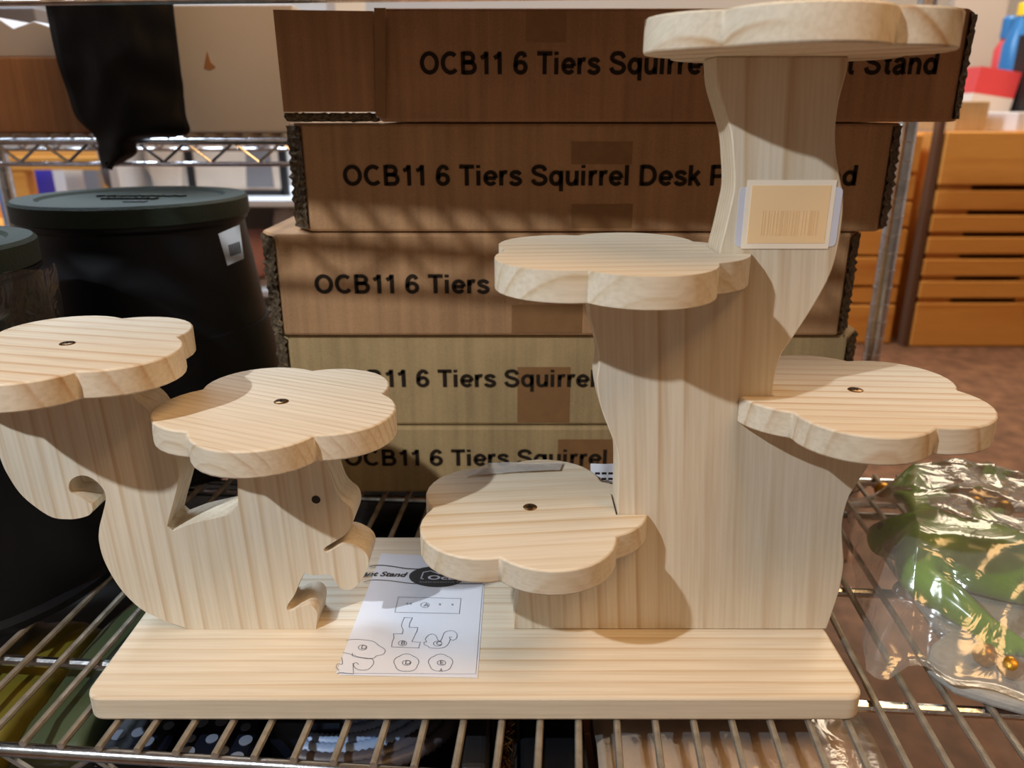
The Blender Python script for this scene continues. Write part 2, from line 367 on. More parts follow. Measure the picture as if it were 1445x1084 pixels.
trunk_px = [[(724, 888), (726, 870), (731, 845), (736, 800), zy(737, Z_BL)],
    [zy(873, Z_BL), (872, 723), (872, 708), (873, 668), (871, 637), (861, 610), (848, 575), (842, 540), (845, 517), (844, 495), (836, 464), (831, 438), zy(830, Z_MID)],
    [zy(1011, Z_MID), (1015, 357), (1022, 329), (1029, 299), (1035, 271), (1036, 250), (1035, 228), (1032, 190), (1022, 154), (1012, 117), zy(1010, Z_TOP)],
    [zy(1198, Z_TOP), (1194, 105), (1184, 142), (1179, 182), (1180, 219), (1186, 251), (1190, 276), (1189, 310), (1181, 359), (1168, 396), (1145, 437), (1119, 477), (1103, 500), (1095, 526), (1090, 557), zy(1090, Z_R)],
    [zy(1248, Z_R), (1240, 625), (1225, 659), (1205, 690), (1196, 708), (1189, 739), (1190, 774), (1191, 797), (1185, 832), (1174, 867), (1166, 890)]]
tr = []
for s in trunk_px: tr += catmull(P2(s), 4)
tr = [(x, max(z, BT)) for x, z in tr]; tr[0] = (tr[0][0], BT); tr[-1] = (tr[-1][0], BT)
trunk = link('trunk_panel', prism_me('trunk_panel', tr, YF, YB), M['trunk_wood'], None, True)
keep(bevel(trunk, .0008, 1), stand); tag(trunk, 'wavy tree trunk panel of pine')
sq_px = [[(262, 886), (257, 885), (227, 874), (198, 859), (170, 831), (149, 796), (140, 767), (140, 746), (145, 725), (149, 707), (148, 696), (143, 687), (134, 678), (122, 672), (110, 672), (100, 678), (97, 687), (100, 695), (110, 700), (120, 706), (129, 712)],
    [(131, 719), (126, 727), (110, 732), (94, 733), (73, 730), (49, 715), (27, 695), (9, 667), (0, 646), (-8, 620), (-11, 590), (-8, 560), zy(0, Z_T)],
    [zy(172, Z_T), (190, 562), (208, 578), (228, 610), (248, 650), (252, 675), (247, 700), (241, 722), (236, 742)],
    [(244, 749), (274, 738), (305, 731), (322, 726), (336, 712)], [(335, 681), (334, 640), zy(332, Z_H)],
    [zy(448, Z_H), (460, 655), (466, 670), (475, 695), (484, 707), (493, 714), (498, 725), (497, 740), (488, 754), (473, 764), (460, 772), (457, 777), (464, 779), (480, 769), (491, 767), (506, 773), (517, 782), (520, 795), (513, 814), (502, 828), (491, 833), (480, 830), (473, 821), (465, 811), (443, 812), (429, 809)],
    [(423, 821), (416, 839), (406, 854), (405, 860), (412, 862), (425, 856), (436, 854), (445, 860), (448, 869), (446, 886)]]
sq = []
for s in sq_px: sq += catmull(P2(s), 4)
sq = [(x, max(z, BT)) for x, z in sq]; sq[0] = (sq[0][0], BT); sq[-1] = (sq[-1][0], BT)
squ = link('squirrel_panel', prism_me('squirrel_panel', sq, YF, YB), M['squirrel_wood'], None, True)
keep(bevel(squ, .0008, 1), stand); tag(squ, 'squirrel silhouette panel of pine')
e = at_y(446, 705, YF)
o = link('eye_shade', lathe_me('eye_shade', [(.0001, 0), (.0030, 0), (.0032, .0004), (.0001, .0005)], 16), M['dark'], squ, True)  # dark disc paints the shade inside the drilled eye
o.matrix_parent_inverse = Matrix(); o.location = (e.x, YF + .0001, e.z); o.rotation_euler = (R(90), 0, 0)

def flower_pts(cx, cy, a0, rn=.0715, rp=.0865, n=12):
    pts = []
    for k in range(5):
        a = R(a0 + 72 * k); b = R(a0 + 72 * (k + 1)); m = (a + b) / 2
        h = rn * math.sin(R(36)); d = rn * math.cos(R(36)); s = rp - d            # circular lobe through two notches
        rad = (h * h + s * s) / (2 * s); c0 = rp - rad; half = math.atan2(h, d - c0)
        for j in range(n):
            t = -half + 2 * half * j / n
            x = c0 + rad * math.cos(t); y = rad * math.sin(t)
            pts.append((cx + x * math.cos(m) - y * math.sin(m), cy + x * math.sin(m) + y * math.cos(m)))
    return pts
def cut_slot(pts, xs, side, y0, y1):
    """leave out the slot in which the trunk panel stands; side +1: slot open to the right"""
    ins = lambda p: (p[0] - xs) * side > 0 and y0 < p[1] < y1
    n = len(pts); i0 = next(i for i in range(n) if ins(pts[i]) and not ins(pts[i - 1]))
    q = pts[i0:] + pts[:i0]; q_out = [p for p in q if not ins(p)]
    a, b = q_out[-1], q_out[0]
    ya, yb = (y0, y1) if side > 0 else (y1, y0)
    def cross(p, p2, y): t = (y - p[1]) / (p2[1] - p[1] + 1e-9); return (p[0] + (p2[0] - p[0]) * t, y)
    inn = [p for p in q if ins(p)]
    return q_out + [cross(a, inn[0], ya), (xs, ya), (xs, yb), cross(b, inn[-1], yb)]
def flower(zb, px, py, a0, m, label, slot=None, screw=True, cen=None):
    c = Vector((*cen, zb + TH)) if cen else at_z(px, py, zb + TH)
    pts = flower_pts(c.x, c.y, a0)
    if slot: pts = cut_slot(pts, slot[0], slot[1], YF - .0004, YB + .0006)
    o = link('flower_shelf', prism_me('flower_shelf', pts, zb, zb + TH, 'z'), m, None, True, 30)
    keep(bevel(o, .0013, 2), stand); tag(o, label)
    if screw:
        s = link('screw', lathe_me('screw', [(.0001, 0), (.0052, 0), (.0052, .0005), (.0046, .0009), (.0001, .0010)], 20), M['screw'], o, True)
        s.location = (c.x, c.y, zb + TH - .0002)
        v = []; f = []
        for a in (0, 90):
            d = Vector((math.cos(R(a + 20)), math.sin(R(a + 20)), 0)) * .0026; q = Vector((-d.y, d.x, 0)) * .28; n = len(v); z = Vector((0, 0, .00115))
            v += [z - d - q, z + d - q, z + d + q, z - d + q]; f.append((n, n + 1, n + 2, n + 3))
        x = link('recess_shade', pydata('recess_shade', v, f), M['dark'], o); x.location = s.location  # flat dark cross paints the shade of the drive recess
    return o
flower(Z_T, 95, 485, 14, FLW[0], 'flower shelf on the squirrel tail')
flower(Z_H, 397, 567, 14, FLW[1], 'flower shelf on the squirrel head')
xm = at_y(1012, 370, YF).x; xr = at_y(1090, 557, YF).x; xb = at_y(872, 723, YF).x
flower(Z_MID, 0, 0, 34, FLW[2], 'flower shelf with a slot on the upper ledge of the trunk', (xm - .001, 1), False, (.0684, .512))
flower(Z_R, 1207, 550.5, 0, FLW[3], 'flower shelf with a slot on the ledge above the bagged frog', (xr + .001, -1))
fb = flower(Z_BL, 748, 716, -35, FLW[4], 'flower shelf with a slot on the lowest ledge of the trunk', (xb - .001, 1))
flower(Z_TOP, 0, 0, 7, FLW[5], 'flower shelf on top of the trunk', None, True, (.162, .4915))
# clear tape over the rear edge of the lowest flower shelf
c0, c1, c2, c3 = (at_z(x, y, Z_BL + TH + .0009) for x, y in ((655, 672), (790, 665), (795, 654), (690, 655)))
v = []; f = []
for i in range(9):
    for k in range(4):
        s, t = i / 8, k / 3; p = c0.lerp(c1, s).lerp(c3.lerp(c2, s), t); v.append((p.x, p.y, p.z + .0012 * (1 + noise.noise(p * 90))))
for i in range(8):
    for k in range(3): f.append((i * 4 + k, i * 4 + k + 4, i * 4 + k + 5, i * 4 + k + 1))
link('clear_tape', pydata('clear_tape', v, f), M['tape_clear'], fb, True)
# price sticker on the trunk, under an added peach masking block with cream border
def panel_quad(name, x0, y0, x1, y1, lift, th, m, parent, r=.0):
    a, b = at_y(x0, y1, YF), at_y(x1, y0, YF)
    pts = []
    for cx, cz, a0 in ((b.x - r, a.z + r, -90), (b.x - r, b.z - r, 0), (a.x + r, b.z - r, 90), (a.x + r, a.z + r, 180)):
        pts += [(cx + r * math.cos(R(a0 + k * 30)), cz + r * math.sin(R(a0 + k * 30))) for k in range(4)] if r else [(cx, cz)]
    return link(name, prism_me(name, pts, YF - lift - th, YF - lift), m, parent)
st = panel_quad('price_sticker', 1036, 264, 1190, 348, .0001, .0003, M['sticker'], trunk, .003)
tag(st, 'white price sticker under a peach masking block')
panel_quad('mask_border', 1045, 254, 1181, 351, .0004, .0002, M['cream'], st)
panel_quad('mask_panel', 1053, 261.5, 1173, 343, .0006, .0002, M['peach'], st)
x = 1074; k = 0
while x < 1152:
    wd = random.choice((1.2, 1.8, 2.6)); panel_quad('bar', x, 297, x + wd, 332, .0008, .0001, M['peach_bar'], st); x += wd + random.choice((1.6, 2.2, 3.4))

# ------------------------------------------------------------------ instruction sheet on the base
ZS = BT + .0010
sheet = tag(empty('instruction_sheet', at_z(580, 900, BT)), 'folded white assembly sheet with line drawings lying on the pine base board', 'paper')
def sheet_layer(z, corners, lift):
    c = [at_z(x, y, z) for x, y in corners]; v = []; f = []; n = 10
    for i in range(n + 1):
        for k in range(n + 1):
            s, t = i / n, k / n; p = c[0].lerp(c[1], s).lerp(c[3].lerp(c[2], s), t)
            v.append((p.x, p.y, p.z + lift(s, t)))
    for i in range(n):
        for k in range(n): f.append((i * (n + 1) + k, (i + 1) * (n + 1) + k, (i + 1) * (n + 1) + k + 1, i * (n + 1) + k + 1))
    return pydata('page', v, f)
pg = keep(link('page', sheet_layer(BT + .0004, [(478, 953), (674, 957), (686, 792), (541, 786)], lambda s, t: 0), M['paper'], None, True), sheet)
pg2 = keep(link('page', sheet_layer(ZS, [(474, 950), (671, 951), (684, 788), (538, 781)], lambda s, t: 0), M['paper'], None, True), sheet)
S = lambda x, y: at_z(470 + x / 5.42, 769 + y / 5.42, ZS + .0003)
def drawing(name, lines, wd=.00036, m=None, closed=False):
    v = []; f = []
    for l in lines: ribbon_geo([S(*p) for p in l], wd, v, f, closed)
    return keep(link(name, pydata(name, v, f), m or M['line']), sheet)
circ = lambda x, y, rx, ry, n=24, a0=0, a1=360: [(x + rx * math.cos(R(a0 + (a1 - a0) * k / n)), y + ry * math.sin(R(a0 + (a1 - a0) * k / n))) for k in range(n + 1)]
drawing('header_rule', [catmull([(280, 165), (360, 155), (460, 165), (560, 180), (640, 184), (720, 184)]), ], .0011, M['print_black'])
drawing('header_rule', [catmull([(235, 285), (300, 268), (420, 272), (540, 288), (640, 296), (800, 297), (1140, 296)])], .0007, M['print_black'])
drawing('base_drawing', [[(500, 398), (978, 410), (965, 525), (472, 515), (500, 398)], circ(568, 449, 6, 5), circ(593, 450, 6, 5), circ(817, 455, 5, 5), circ(912, 456, 5, 5)])
drawing('trunk_drawing', [catmull([(545, 555), (530, 590), (522, 620), (535, 650), (528, 680)]) + [(460, 680)] + catmull([(460, 680), (465, 710), (452, 740), (447, 780)]) + [(655, 788), (660, 765), (668, 745), (602, 740)] + catmull([(602, 740), (625, 690), (640, 660), (648, 632)]) + [(582, 630)] + catmull([(582, 630), (585, 600), (598, 575), (607, 558)]) + [(545, 555)]])
drawing('squirrel_drawing', [catmull([(735, 785), (720, 772), (700, 765), (695, 745), (715, 740), (705, 720), (730, 690), (765, 682), (790, 700), (800, 725), (820, 735), (838, 700), (850, 672), (880, 658), (920, 658), (945, 680), (945, 710), (920, 728), (895, 720), (890, 705), (908, 706)]), catmull([(895, 720), (885, 750), (860, 778), (820, 790), (765, 790), (735, 785)])])
def fl(x, y, rx, ry): return [(x + rx * (1 + .10 * abs(math.sin(R(a * 2.5)))) * .92 * math.cos(R(a + 18)), y + ry * (1 + .10 * abs(math.sin(R(a * 2.5)))) * .92 * math.sin(R(a + 18))) for a in range(0, 361, 6)]
drawing('flower_drawing', [fl(560, 902, 96, 68)]); drawing('flower_drawing', [fl(822, 902, 94, 66), [(815, 968), (828, 945), (832, 970)]])
drawing('assembly_drawing', [catmull([(100, 730), (160, 722), (250, 728), (310, 740), (350, 770), (395, 800), (385, 835), (330, 850), (300, 868), (200, 858), (150, 840), (75, 822)]), catmull([(150, 828), (152, 850), (240, 868), (300, 872)]), catmull([(300, 872), (310, 905), (270, 950), (215, 958), (175, 945), (155, 915), (175, 900), (195, 915)]), [(152, 905), (155, 985)], [(40, 975), (150, 985)], catmull([(65, 860), (70, 910), (35, 910), (25, 935), (45, 960)])])
for ch, x, y in (('A', 702, 460), ('B', 531, 752), ('C', 799, 755), ('D', 562, 902), ('E', 829, 902), ('D', 225, 785)):
    drawing('letter_ring', [circ(x, y, 32, 19)])
    me = text_me('letter', ch, height=.0045); o = link('letter', me, M['line'], None); q = S(x - 12, y + 11); o.location = q; keep(o, sheet)
o = link('header_text', text_me('header_text', 'Plant Stand', width=(S(556, 250) - S(150, 236)).length, height=.0068, bold=.03, shear=.25), M['print_black'])
o.location = S(158, 232); o.rotation_euler = (0, 0, R(-3)); keep(o, sheet)
o = link('logo_oval', prism_me('logo_oval', [tuple(S(*p)[:2]) for p in circ(795, 243, 214, 78, 40)][:-1], ZS + .0002, ZS + .0005, 'z'), M['print_black']); keep(o, sheet)
SL = lambda x, y: at_z(470 + x / 5.42, 770 + y / 5.42, ZS + .0007)
v = []; f = []
ribbon_geo([SL(*p) for p in ((690, 255), (672, 252), (690, 205), (745, 193), (812, 218))], .0009, v, f)
keep(link('logo_house', pydata('logo_house', v, f), M['sticker']), sheet)
o = link('logo_text', text_me('logo_text', 'OcBuc', width=.037, height=.0060, bold=.025), M['sticker']); o.location = SL(722, 258); o.rotation_euler = (0, 0, R(-1)); keep(o, sheet)
o = link('logo_text', text_me('logo_text', 'Instructions Manual', width=.048, height=.0030), M['grey']); o.location = SL(662, 285); keep(o, sheet)
sl = tag(empty('paper_slip', at_z(852, 676, BT)), 'small crumpled printed paper slip behind the lowest flower shelf', 'paper')
a = at_y(835, 662, .580); b = at_y(880, 690, .580)
v = []; f = []
for i in range(9):
    for k in range(12):
        x = a.x + (b.x - a.x) * i / 8; z = BT + (a.z - BT) * k / 11; v.append((x, .59 + .010 * noise.noise(Vector((x * 60, z * 60, 2))), z))
for i in range(8):
    for k in range(11): f.append((i * 12 + k, i * 12 + k + 1, i * 12 + k + 13, i * 12 + k + 12))
keep(link('slip_sheet', pydata('slip_sheet', v, f), M['paper'], None, True), sl)
v = []; f = []
for r_ in range(5):
    for c_ in range(4):
        x = a.x + (b.x - a.x) * (.1 + .2 * c_); z = a.z - .004 - .005 * r_; n = len(v); v += [(x, .578, z), (x + .004, .578, z), (x + .004, .578, z + .002), (x, .578, z + .002)]; f.append((n, n + 1, n + 2, n + 3))
keep(link('slip_print', pydata('slip_print', v, f), M['print_black']), sl)

# ------------------------------------------------------------------ bold sans lettering drawn as strokes
def arc(cx, cy, rx, ry, a0, a1, n=16): return [(cx + rx * math.cos(R(a0 + (a1 - a0) * k / n)), cy + ry * math.sin(R(a0 + (a1 - a0) * k / n))) for k in range(n + 1)]
CR = lambda *p: catmull(list(p), 4)
GL = {' ': ([], .32), 'O': ([arc(.43, .5, .35, .42, 0, 360, 28)], .94), 'C': ([arc(.43, .5, .35, .42, 48, 318, 24)], .88),
 'B': ([[(.1, 0), (.1, 1)], [(.1, .92), (.38, .92)] + arc(.38, .725, .2, .195, 90, -90) + [(.1, .53)], [(.1, .08), (.42, .08)] + arc(.42, .305, .23, .225, -90, 90) + [(.1, .53)]], .84),
 '1': ([[(.32, 0), (.32, 1)], [(.33, .93), (.22, .80), (.06, .72)]], .58), '6': ([arc(.32, .31, .235, .235, 0, 360, 22), CR((.085, .32), (.09, .55), (.15, .78), (.31, .92), (.47, .88), (.53, .75))], .70),
 'T': ([[(0, .92), (.70, .92)], [(.35, 0), (.35, .92)]], .76), 'i': ([[(.1, 0), (.1, .73)], [(.1, .85), (.1, 1)]], .32),
 'e': ([[(.07, .36), (.57, .36)], arc(.32, .365, .25, .29, 0, 322, 24)], .68), 'r': ([[(.1, 0), (.1, .73)], CR((.1, .42), (.16, .58), (.28, .66), (.39, .64))], .45),
 's': ([CR((.51, .53), (.43, .63), (.30, .66), (.15, .62), (.11, .52), (.18, .43), (.36, .36), (.49, .28), (.49, .16), (.38, .08), (.27, .07), (.13, .11), (.07, .21))], .62),
 'S': ([CR((.68, .72), (.58, .88), (.40, .93), (.20, .88), (.12, .73), (.20, .60), (.40, .52), (.60, .44), (.69, .29), (.61, .13), (.41, .07), (.19, .13), (.09, .30))], .84),
 'q': ([arc(.31, .365, .235, .29, 0, 360, 24), [(.55, .73), (.55, -.28)]], .72), 'd': ([arc(.31, .365, .235, .29, 0, 360, 24), [(.55, 0), (.55, 1)]], .72),
 'u': ([[(.1, .73)] + CR((.1, .3), (.14, .13), (.28, .07), (.42, .13), (.52, .30)), [(.52, 0), (.52, .73)]], .69), 'l': ([[(.1, 0), (.1, 1)]], .32),
 'D': ([[(.1, 0), (.1, 1)], [(.1, .92), (.36, .92)] + arc(.36, .5, .35, .42, 90, -90) + [(.1, .08)]], .88), 'k': ([[(.1, 0), (.1, 1)], [(.12, .27), (.50, .72)], [(.25, .42), (.54, .0)]], .64),
 'P': ([[(.1, 0), (.1, 1)], [(.1, .92), (.42, .92)] + arc(.42, .69, .23, .23, 90, -90) + [(.1, .46)]], .80),
 'a': ([CR((.10, .52), (.16, .62), (.32, .66), (.45, .60), (.49, .48)) + [(.49, .14), (.55, 0)], CR((.49, .41), (.30, .37), (.14, .30), (.09, .18), (.17, .08), (.30, .07), (.43, .16), (.49, .28))], .67),
 'n': ([[(.1, 0), (.1, .73)], CR((.1, .42), (.18, .59), (.32, .66), (.45, .60), (.51, .45)) + [(.51, 0)]], .69), 't': ([[(.2, .95)] + CR((.2, .2), (.24, .10), (.38, .07)), [(.03, .66), (.38, .66)]], .44)}
def stroke_me(name, text, width, height, wt=.195):
    v = []; f = []; x0 = 0
    for ch in text:
        lines, adv = GL[ch]
        for l in lines:
            p = [Vector((x + x0, y, 0)) for x, y in l]; cl = (p[0] - p[-1]).length < 1e-6; n0 = len(v); m = len(p)
            for i in range(m):
                a = p[i - 1] if i else (p[-2] if cl else p[0]); b = p[i + 1] if i < m - 1 else (p[1] if cl else p[-1])
                d1, d2 = p[i] - a, b - p[i]
                d1 = d1.normalized() if d1.length > 1e-9 else d2.normalized(); d2 = d2.normalized() if d2.length > 1e-9 else d1
                t = (d1 + d2).normalized(); c = max(.5, t.dot(d1)); q = Vector((-t.y, t.x, 0)) * (wt / 2 / c); v += [p[i] - q, p[i] + q]
            for i in range(m - 1): f.append((n0 + 2 * i, n0 + 2 * i + 2, n0 + 2 * i + 3, n0 + 2 * i + 1))
        x0 += adv + .035
    kx = width / (max(q.x for q in v) - min(q.x for q in v)); xm_ = min(q.x for q in v)
    return pydata(name, [((q.x - xm_) * kx, q.y * height, 0) for q in v], f)

# ------------------------------------------------------------------ stack of cartons
TEXT = 'OCB11 6 Tiers Squirrel Desk Plant Stand'
def carton(i, yl, pxl, pxr, z0, z1, depth, m, label, textpx, base_px, text_end, tapes, endl=True, endr=True, e=.020, rz=0):
    midz = (z0 + z1) / 2
    xl = at_y(pxl, 0, yl); 
    def X(px, z):       # x of a sighted column on the front at height z
        lo, hi = -900, 2200
        for _ in range(50):
            mid = (lo + hi) / 2
            if at_y(722, mid, yl).z > z: lo = mid
            else: hi = mid
        return at_y(px, lo, yl).x
    x0, x1 = X(pxl, midz), X(pxr, midz)
    t = tag(empty('cardboard_carton', ((x0 + x1) / 2, yl + depth / 2, z0)), label, 'carton', 'stacked cardboard cartons')
    a0, a1 = x0 + (e if endl else 0), x1 - (e if endr else 0)
    prof = [(a0, yl), (a1, yl), (x1, yl + .028), (x1, yl + depth), (x0, yl + depth), (x0, yl + .028)]
    if not endl: prof = prof[:4] + [(x0, yl + depth), (x0, yl)][0:1] 
    if not endr: prof = [p for p in prof if p != (x1, yl + .028)]
    g = .0006
    body = keep(bevel(link('body', prism_me('body', prof, z0 + g, z1 - g, 'z'), m, None), .003), t)
    # ragged corrugated ends
    for side, on in ((-1, endl), (1, endr)):
        if not on: continue
        xa, xb = (a0, x0) if side < 0 else (a1, x1)
        v = []; f = []; n = 26; mm = 7
        for j in range(n + 1):
            for k in range(mm + 1):
                s = k / mm; z = z0 + .003 + (z1 - z0 - .006) * j / n
                x = xa + (xb - xa) * s; y = yl + .028 * s
                d = .0016 + .0022 * noise.noise(Vector((x * 230, z * 260, i * 3.1))) + .0012 * math.sin(z * 900 + 3 * s)
                v.append((x + side * d * .8, y - d * .8, z))
        for j in range(n):
            for k in range(mm):
                q = (j * (mm + 1) + k, j * (mm + 1) + k + 1, (j + 1) * (mm + 1) + k + 1, (j + 1) * (mm + 1) + k); f.append(q if side > 0 else q[::-1])
        keep(tag(link('corrugated_end', pydata('corrugated_end', v, f), M['flute'], None, True, 60), 'ragged corrugated cardboard end'), t)
    # printed name
    p0 = at_y(textpx, base_px, yl); p1 = at_y(text_end, base_px, yl)
    o = link('printed_text', stroke_me('printed_text', TEXT, p1.x - p0.x, .0190), M['ink'])
    o.location = (p0.x, yl - .0006, p0.z); o.rotation_euler = (R(90), 0, 0); keep(o, t)
    for (ta, tb, ya, yb) in tapes:
        q0, q1 = at_y(ta, yb, yl), at_y(tb, ya, yl)
        keep(link('tape', prism_me('tape', [(q0.x, max(q0.z, z0 + .003)), (q1.x, max(q0.z, z0 + .003)), (q1.x, min(q1.z, z1 - .003)), (q0.x, min(q1.z, z1 - .003))], yl - .0004, yl - .0001), M['tape']), t)
    return t, x0, x1
BY = .765
zs = [0.0004, .0790, .1790, .2830, .3845, .4815]
carton(5, BY, 440, 1225, zs[0], zs[1], .25, M['carton2'], 'kraft carton resting on the wire shelf, lowest of the stack', 487, 657, 1150, [(786, 880, 620, 690)])
carton(4, BY + .003, 385, 1214, zs[1], zs[2], .25, M['carton2'], 'kraft carton second up from the wire shelf in the stack', 467, 546, 1135, [(730, 805, 518, 596)])
carton(3, BY - .003, 366, 1219, zs[2], zs[3], .25, M['carton1'], 'brown carton third up from the wire shelf, middle of the stack', 445, 414, 1150, [(722, 822, 430, 470)])
carton(2, BY, 402, 1279, zs[3], zs[4], .25, M['carton1'], 'brown carton just under the topmost one of the stack', 485, 262, 1207, [(806, 893, 200, 232), (806, 893, 288, 322)])
t1, bx0, bx1 = carton(1, BY - .004, 532, 1387, zs[4], zs[5], .25, M['carton_dark'], 'dark brown carton with an open end flap, topmost of the stack', 593, 105, 1321, [(742, 800, 15, 60)], endl=False)
fp = [at_y(x, y, BY - .006) for x, y in ((386, 14), (527, 16), (530, 158), (401, 158))]
fl_me = prism_me('end_flap', [(p.x, p.z) for p in fp], BY - .008, BY - .003)
keep(tag(link('end_flap', fl_me, M['carton_dark']), 'open cardboard end flap'), t1)
v = []; f = []
for j in range(30):
    for k in range(4):
        s = j / 29; p = fp[3].lerp(fp[2], s); d = .0015 * noise.noise(Vector((p.x * 300, k, 3)))
        v.append((p.x, BY - .008 + .03 * k / 3, p.z - .0045 - .004 * (k > 0) + d))
for j in range(29):
    for k in range(3): f.append((j * 4 + k, j * 4 + k + 1, j * 4 + k + 5, j * 4 + k + 4))
o = keep(link('corrugated_end', pydata('corrugated_end', v, f), M['flute'], None, True), t1); sm = o.modifiers.new('s', 'SOLIDIFY'); sm.thickness = .004
q = [at_y(x, y, BY - .007) for x, y in ((529, 12), (545, 12), (545, 168), (531, 164))]
keep(link('tape', prism_me('tape', [(p.x, p.z) for p in q], BY - .0115, BY - .0085), M['tape']), t1)

# ------------------------------------------------------------------ round valve boxes
def valve(loc, rb, rt, rl, h, label, seed):
    t = tag(empty('valve_box', loc), label, 'valve box', 'black valve boxes with green lids')
    lip = .022
    b = link('body', lathe_me('body', [(rb + .006, 0), (rb + .006, .006), (rb, .010), (rb * .97 + rt * .03, .03), ((rb + rt) / 2 + .001, h * .52), ((rb + rt) / 2 - .002, h * .525), (rt, h - lip - .008), (rt + .004, h - lip - .004), (rt + .004, h - lip), (rt - .01, h - lip)], 72), M['black_plastic'], t, True, 30)
    lid = link('lid', lathe_me('lid', [(rl - .012, h - lip), (rl, h - lip + .001), (rl, h - .003), (rl - .003, h), (rl * .80, h), (rl * .77, h - .003), (rl * .60, h - .0032), (.0001, h - .003)], 72), M['green_lid'], t, True, 30)
    rnd = random.Random(seed)
    for k in range(16):
        a = R(-28 + 56 * (k % 8) / 7); rr = .030 + .022 * (k // 8)
        me = box_me('lid_letter', -.005, .005, -.0035 - rnd.random() * .002, .0045, 0, .0022)
        o = link('lid_rib', me, M['green_lid'], lid); o.location = (rr * 1.9 * math.sin(a), -.012 + .03 * (k // 8), h - .0032); o.rotation_euler = (0, 0, -a)
    o = link('slot_shade', box_me('slot_shade', -.012, .012, -.004, .004, 0, .0012), M['black'], lid); o.location = (.02, -.04, h - .0031)  # black plate paints the shade inside the lid slot
    return t
VB = Vector((-.434, .915, .0006))
vb = valve(VB, .150, .118, .125, .303, 'large black valve box with green lid and hanging price tag', 3)
valve(Vector((-.494, .618, .0006)), .128, .099, .103, .296, 'smaller black valve box in torn clear film standing in front of another', 5)
# price tag on the large one
tp = [at_y(x, y, VB.y - .125) for x, y in ((308, 330), (338, 317), (344, 365), (321, 375))]
tg = keep(link('price_tag', prism_me('price_tag', [(p.x, p.z) for p in tp], VB.y - .125, VB.y - .1245), M['white_card']), vb)
tag(tg, 'white price tag with a barcode')
for k in range(7):
    a = at_y(322 + k * 2.3, 346 - k * .8, VB.y - .126); c = at_y(325 + k * 2.3, 362 - k * .8, VB.y - .126)
    keep(link('bar', prism_me('bar', [(a.x, a.z), (a.x + .0009, a.z), (c.x + .0009, c.z), (c.x, c.z)], VB.y - .1256, VB.y - .1251), M['print_black']), tg)
# torn film around the smaller one
v = []; f = []; n = 28; mm = 12
for i in range(n + 1):
    for k in range(mm + 1):
        a = R(-170 + 190 * i / n); z = .15 + .125 * k / mm + .012 * noise.noise(Vector((a * 3, k * .4, 1)))
        r_ = .117 - .006 * k / mm + .007 * noise.noise(Vector((a * 5, z * 25, 7))); v.append((-.494 + r_ * math.cos(a), .618 + r_ * math.sin(a), z))
for i in range(n):
    for k in range(mm): f.append((i * (mm + 1) + k, (i + 1) * (mm + 1) + k, (i + 1) * (mm + 1) + k + 1, i * (mm + 1) + k + 1))
o = link('clear_film', pydata('clear_film', v, f), M['film'], None, True)
small = [q for q in bpy.data.objects if q.name.startswith('valve_box') and q.type == 'EMPTY'][-1]; keep(o, small)

# ------------------------------------------------------------------ goods on the rear rack
RY = 1.12; RT = .366
def front_box(name, x0, y0, x1, y1, Y, depth, m, label, cat, zb=None, group=None, bv=.003):
    a, b = at_y(x0, y1, Y), at_y(x1, y0, Y); z0 = a.z if zb is None else zb
    o = link(name, box_me(name, -(b.x - a.x) / 2, (b.x - a.x) / 2, 0, depth, 0, b.z - z0), m); o.location = ((a.x + b.x) / 2, Y, z0)
    return tag(bevel(o, bv), label, cat, group)
wb = front_box('white_carton', 232, 6, 412, 195, RY + .03, .3, M['white_card'], 'large white carton with a torn hole on the rear wire rack', 'carton', RT + .0004)
p = at_y(293, 88, RY + .0295) - wb.location
o = link('torn_hole', prism_me('torn_hole', [(p.x - .006, p.z - .008), (p.x + .001, p.z + .014), (p.x + .004, p.z), (p.x + .010, p.z - .006), (p.x + .002, p.z - .010)], -.001, .0005), M['carton_dark'], wb)
front_box('brown_carton', -60, 80, 120, 191, RY + .035, .28, M['carton_dark'], 'low brown carton beside the black bag on the rear wire rack', 'carton', RT + .0004)
zt = at_y(30, 80, RY + .035).z
o = link('paper_tray', prism_me('paper_tray', [(-.08, 0), (.075, 0), (.08, .028), (.03, .045), (0, .036), (-.02, .05), (-.08, .052)], 0, .16), M['white_card']); o.location = (at_y(25, 60, RY + .05).x, RY + .045, zt + .0005)
tag(bevel(o, .002), 'crumpled off-white paper tray on top of the low brown carton', 'tray')
front_box('grey_carton', 0, 10, 48, 36, RY + .33, .05, M['grey'], 'small grey carton at the back of the rear wire rack', 'carton', RT + .0004)
# black bag hanging over the rail
lft = [(58, -25), (66, 20), (80, 85), (95, 130), (107, 165), (135, 195), (138, 215), (144, 238)]
rgt = [(242, -25), (246, 20), (256, 105), (262, 160), (264, 190), (198, 198), (192, 218), (160, 236)]
lc = catmull(lft, 6); rc = catmull(rgt, 6); v = []; f = []; mm = 16
for i, (l, r_) in enumerate(zip(lc, rc)):
    for k in range(mm + 1):
        s = k / mm; px = l[0] + (r_[0] - l[0]) * s; py = l[1] + (r_[1] - l[1]) * s
        dy = RY - .022 - .020 * math.sin(math.pi * s) - .007 * noise.noise(Vector((px * .03, py * .02, 5))); q = at_y(px, py, dy); v.append(q)
for i in range(len(lc) - 1):
    for k in range(mm): f.append((i * (mm + 1) + k, i * (mm + 1) + k + 1, (i + 1) * (mm + 1) + k + 1, (i + 1) * (mm + 1) + k))
o = link('black_bag', pydata('black_bag', v, f), M['black_film'], None, True, 80)
m_ = o.modifiers.new('s', 'SOLIDIFY'); m_.thickness = .008; m_.offset = 1
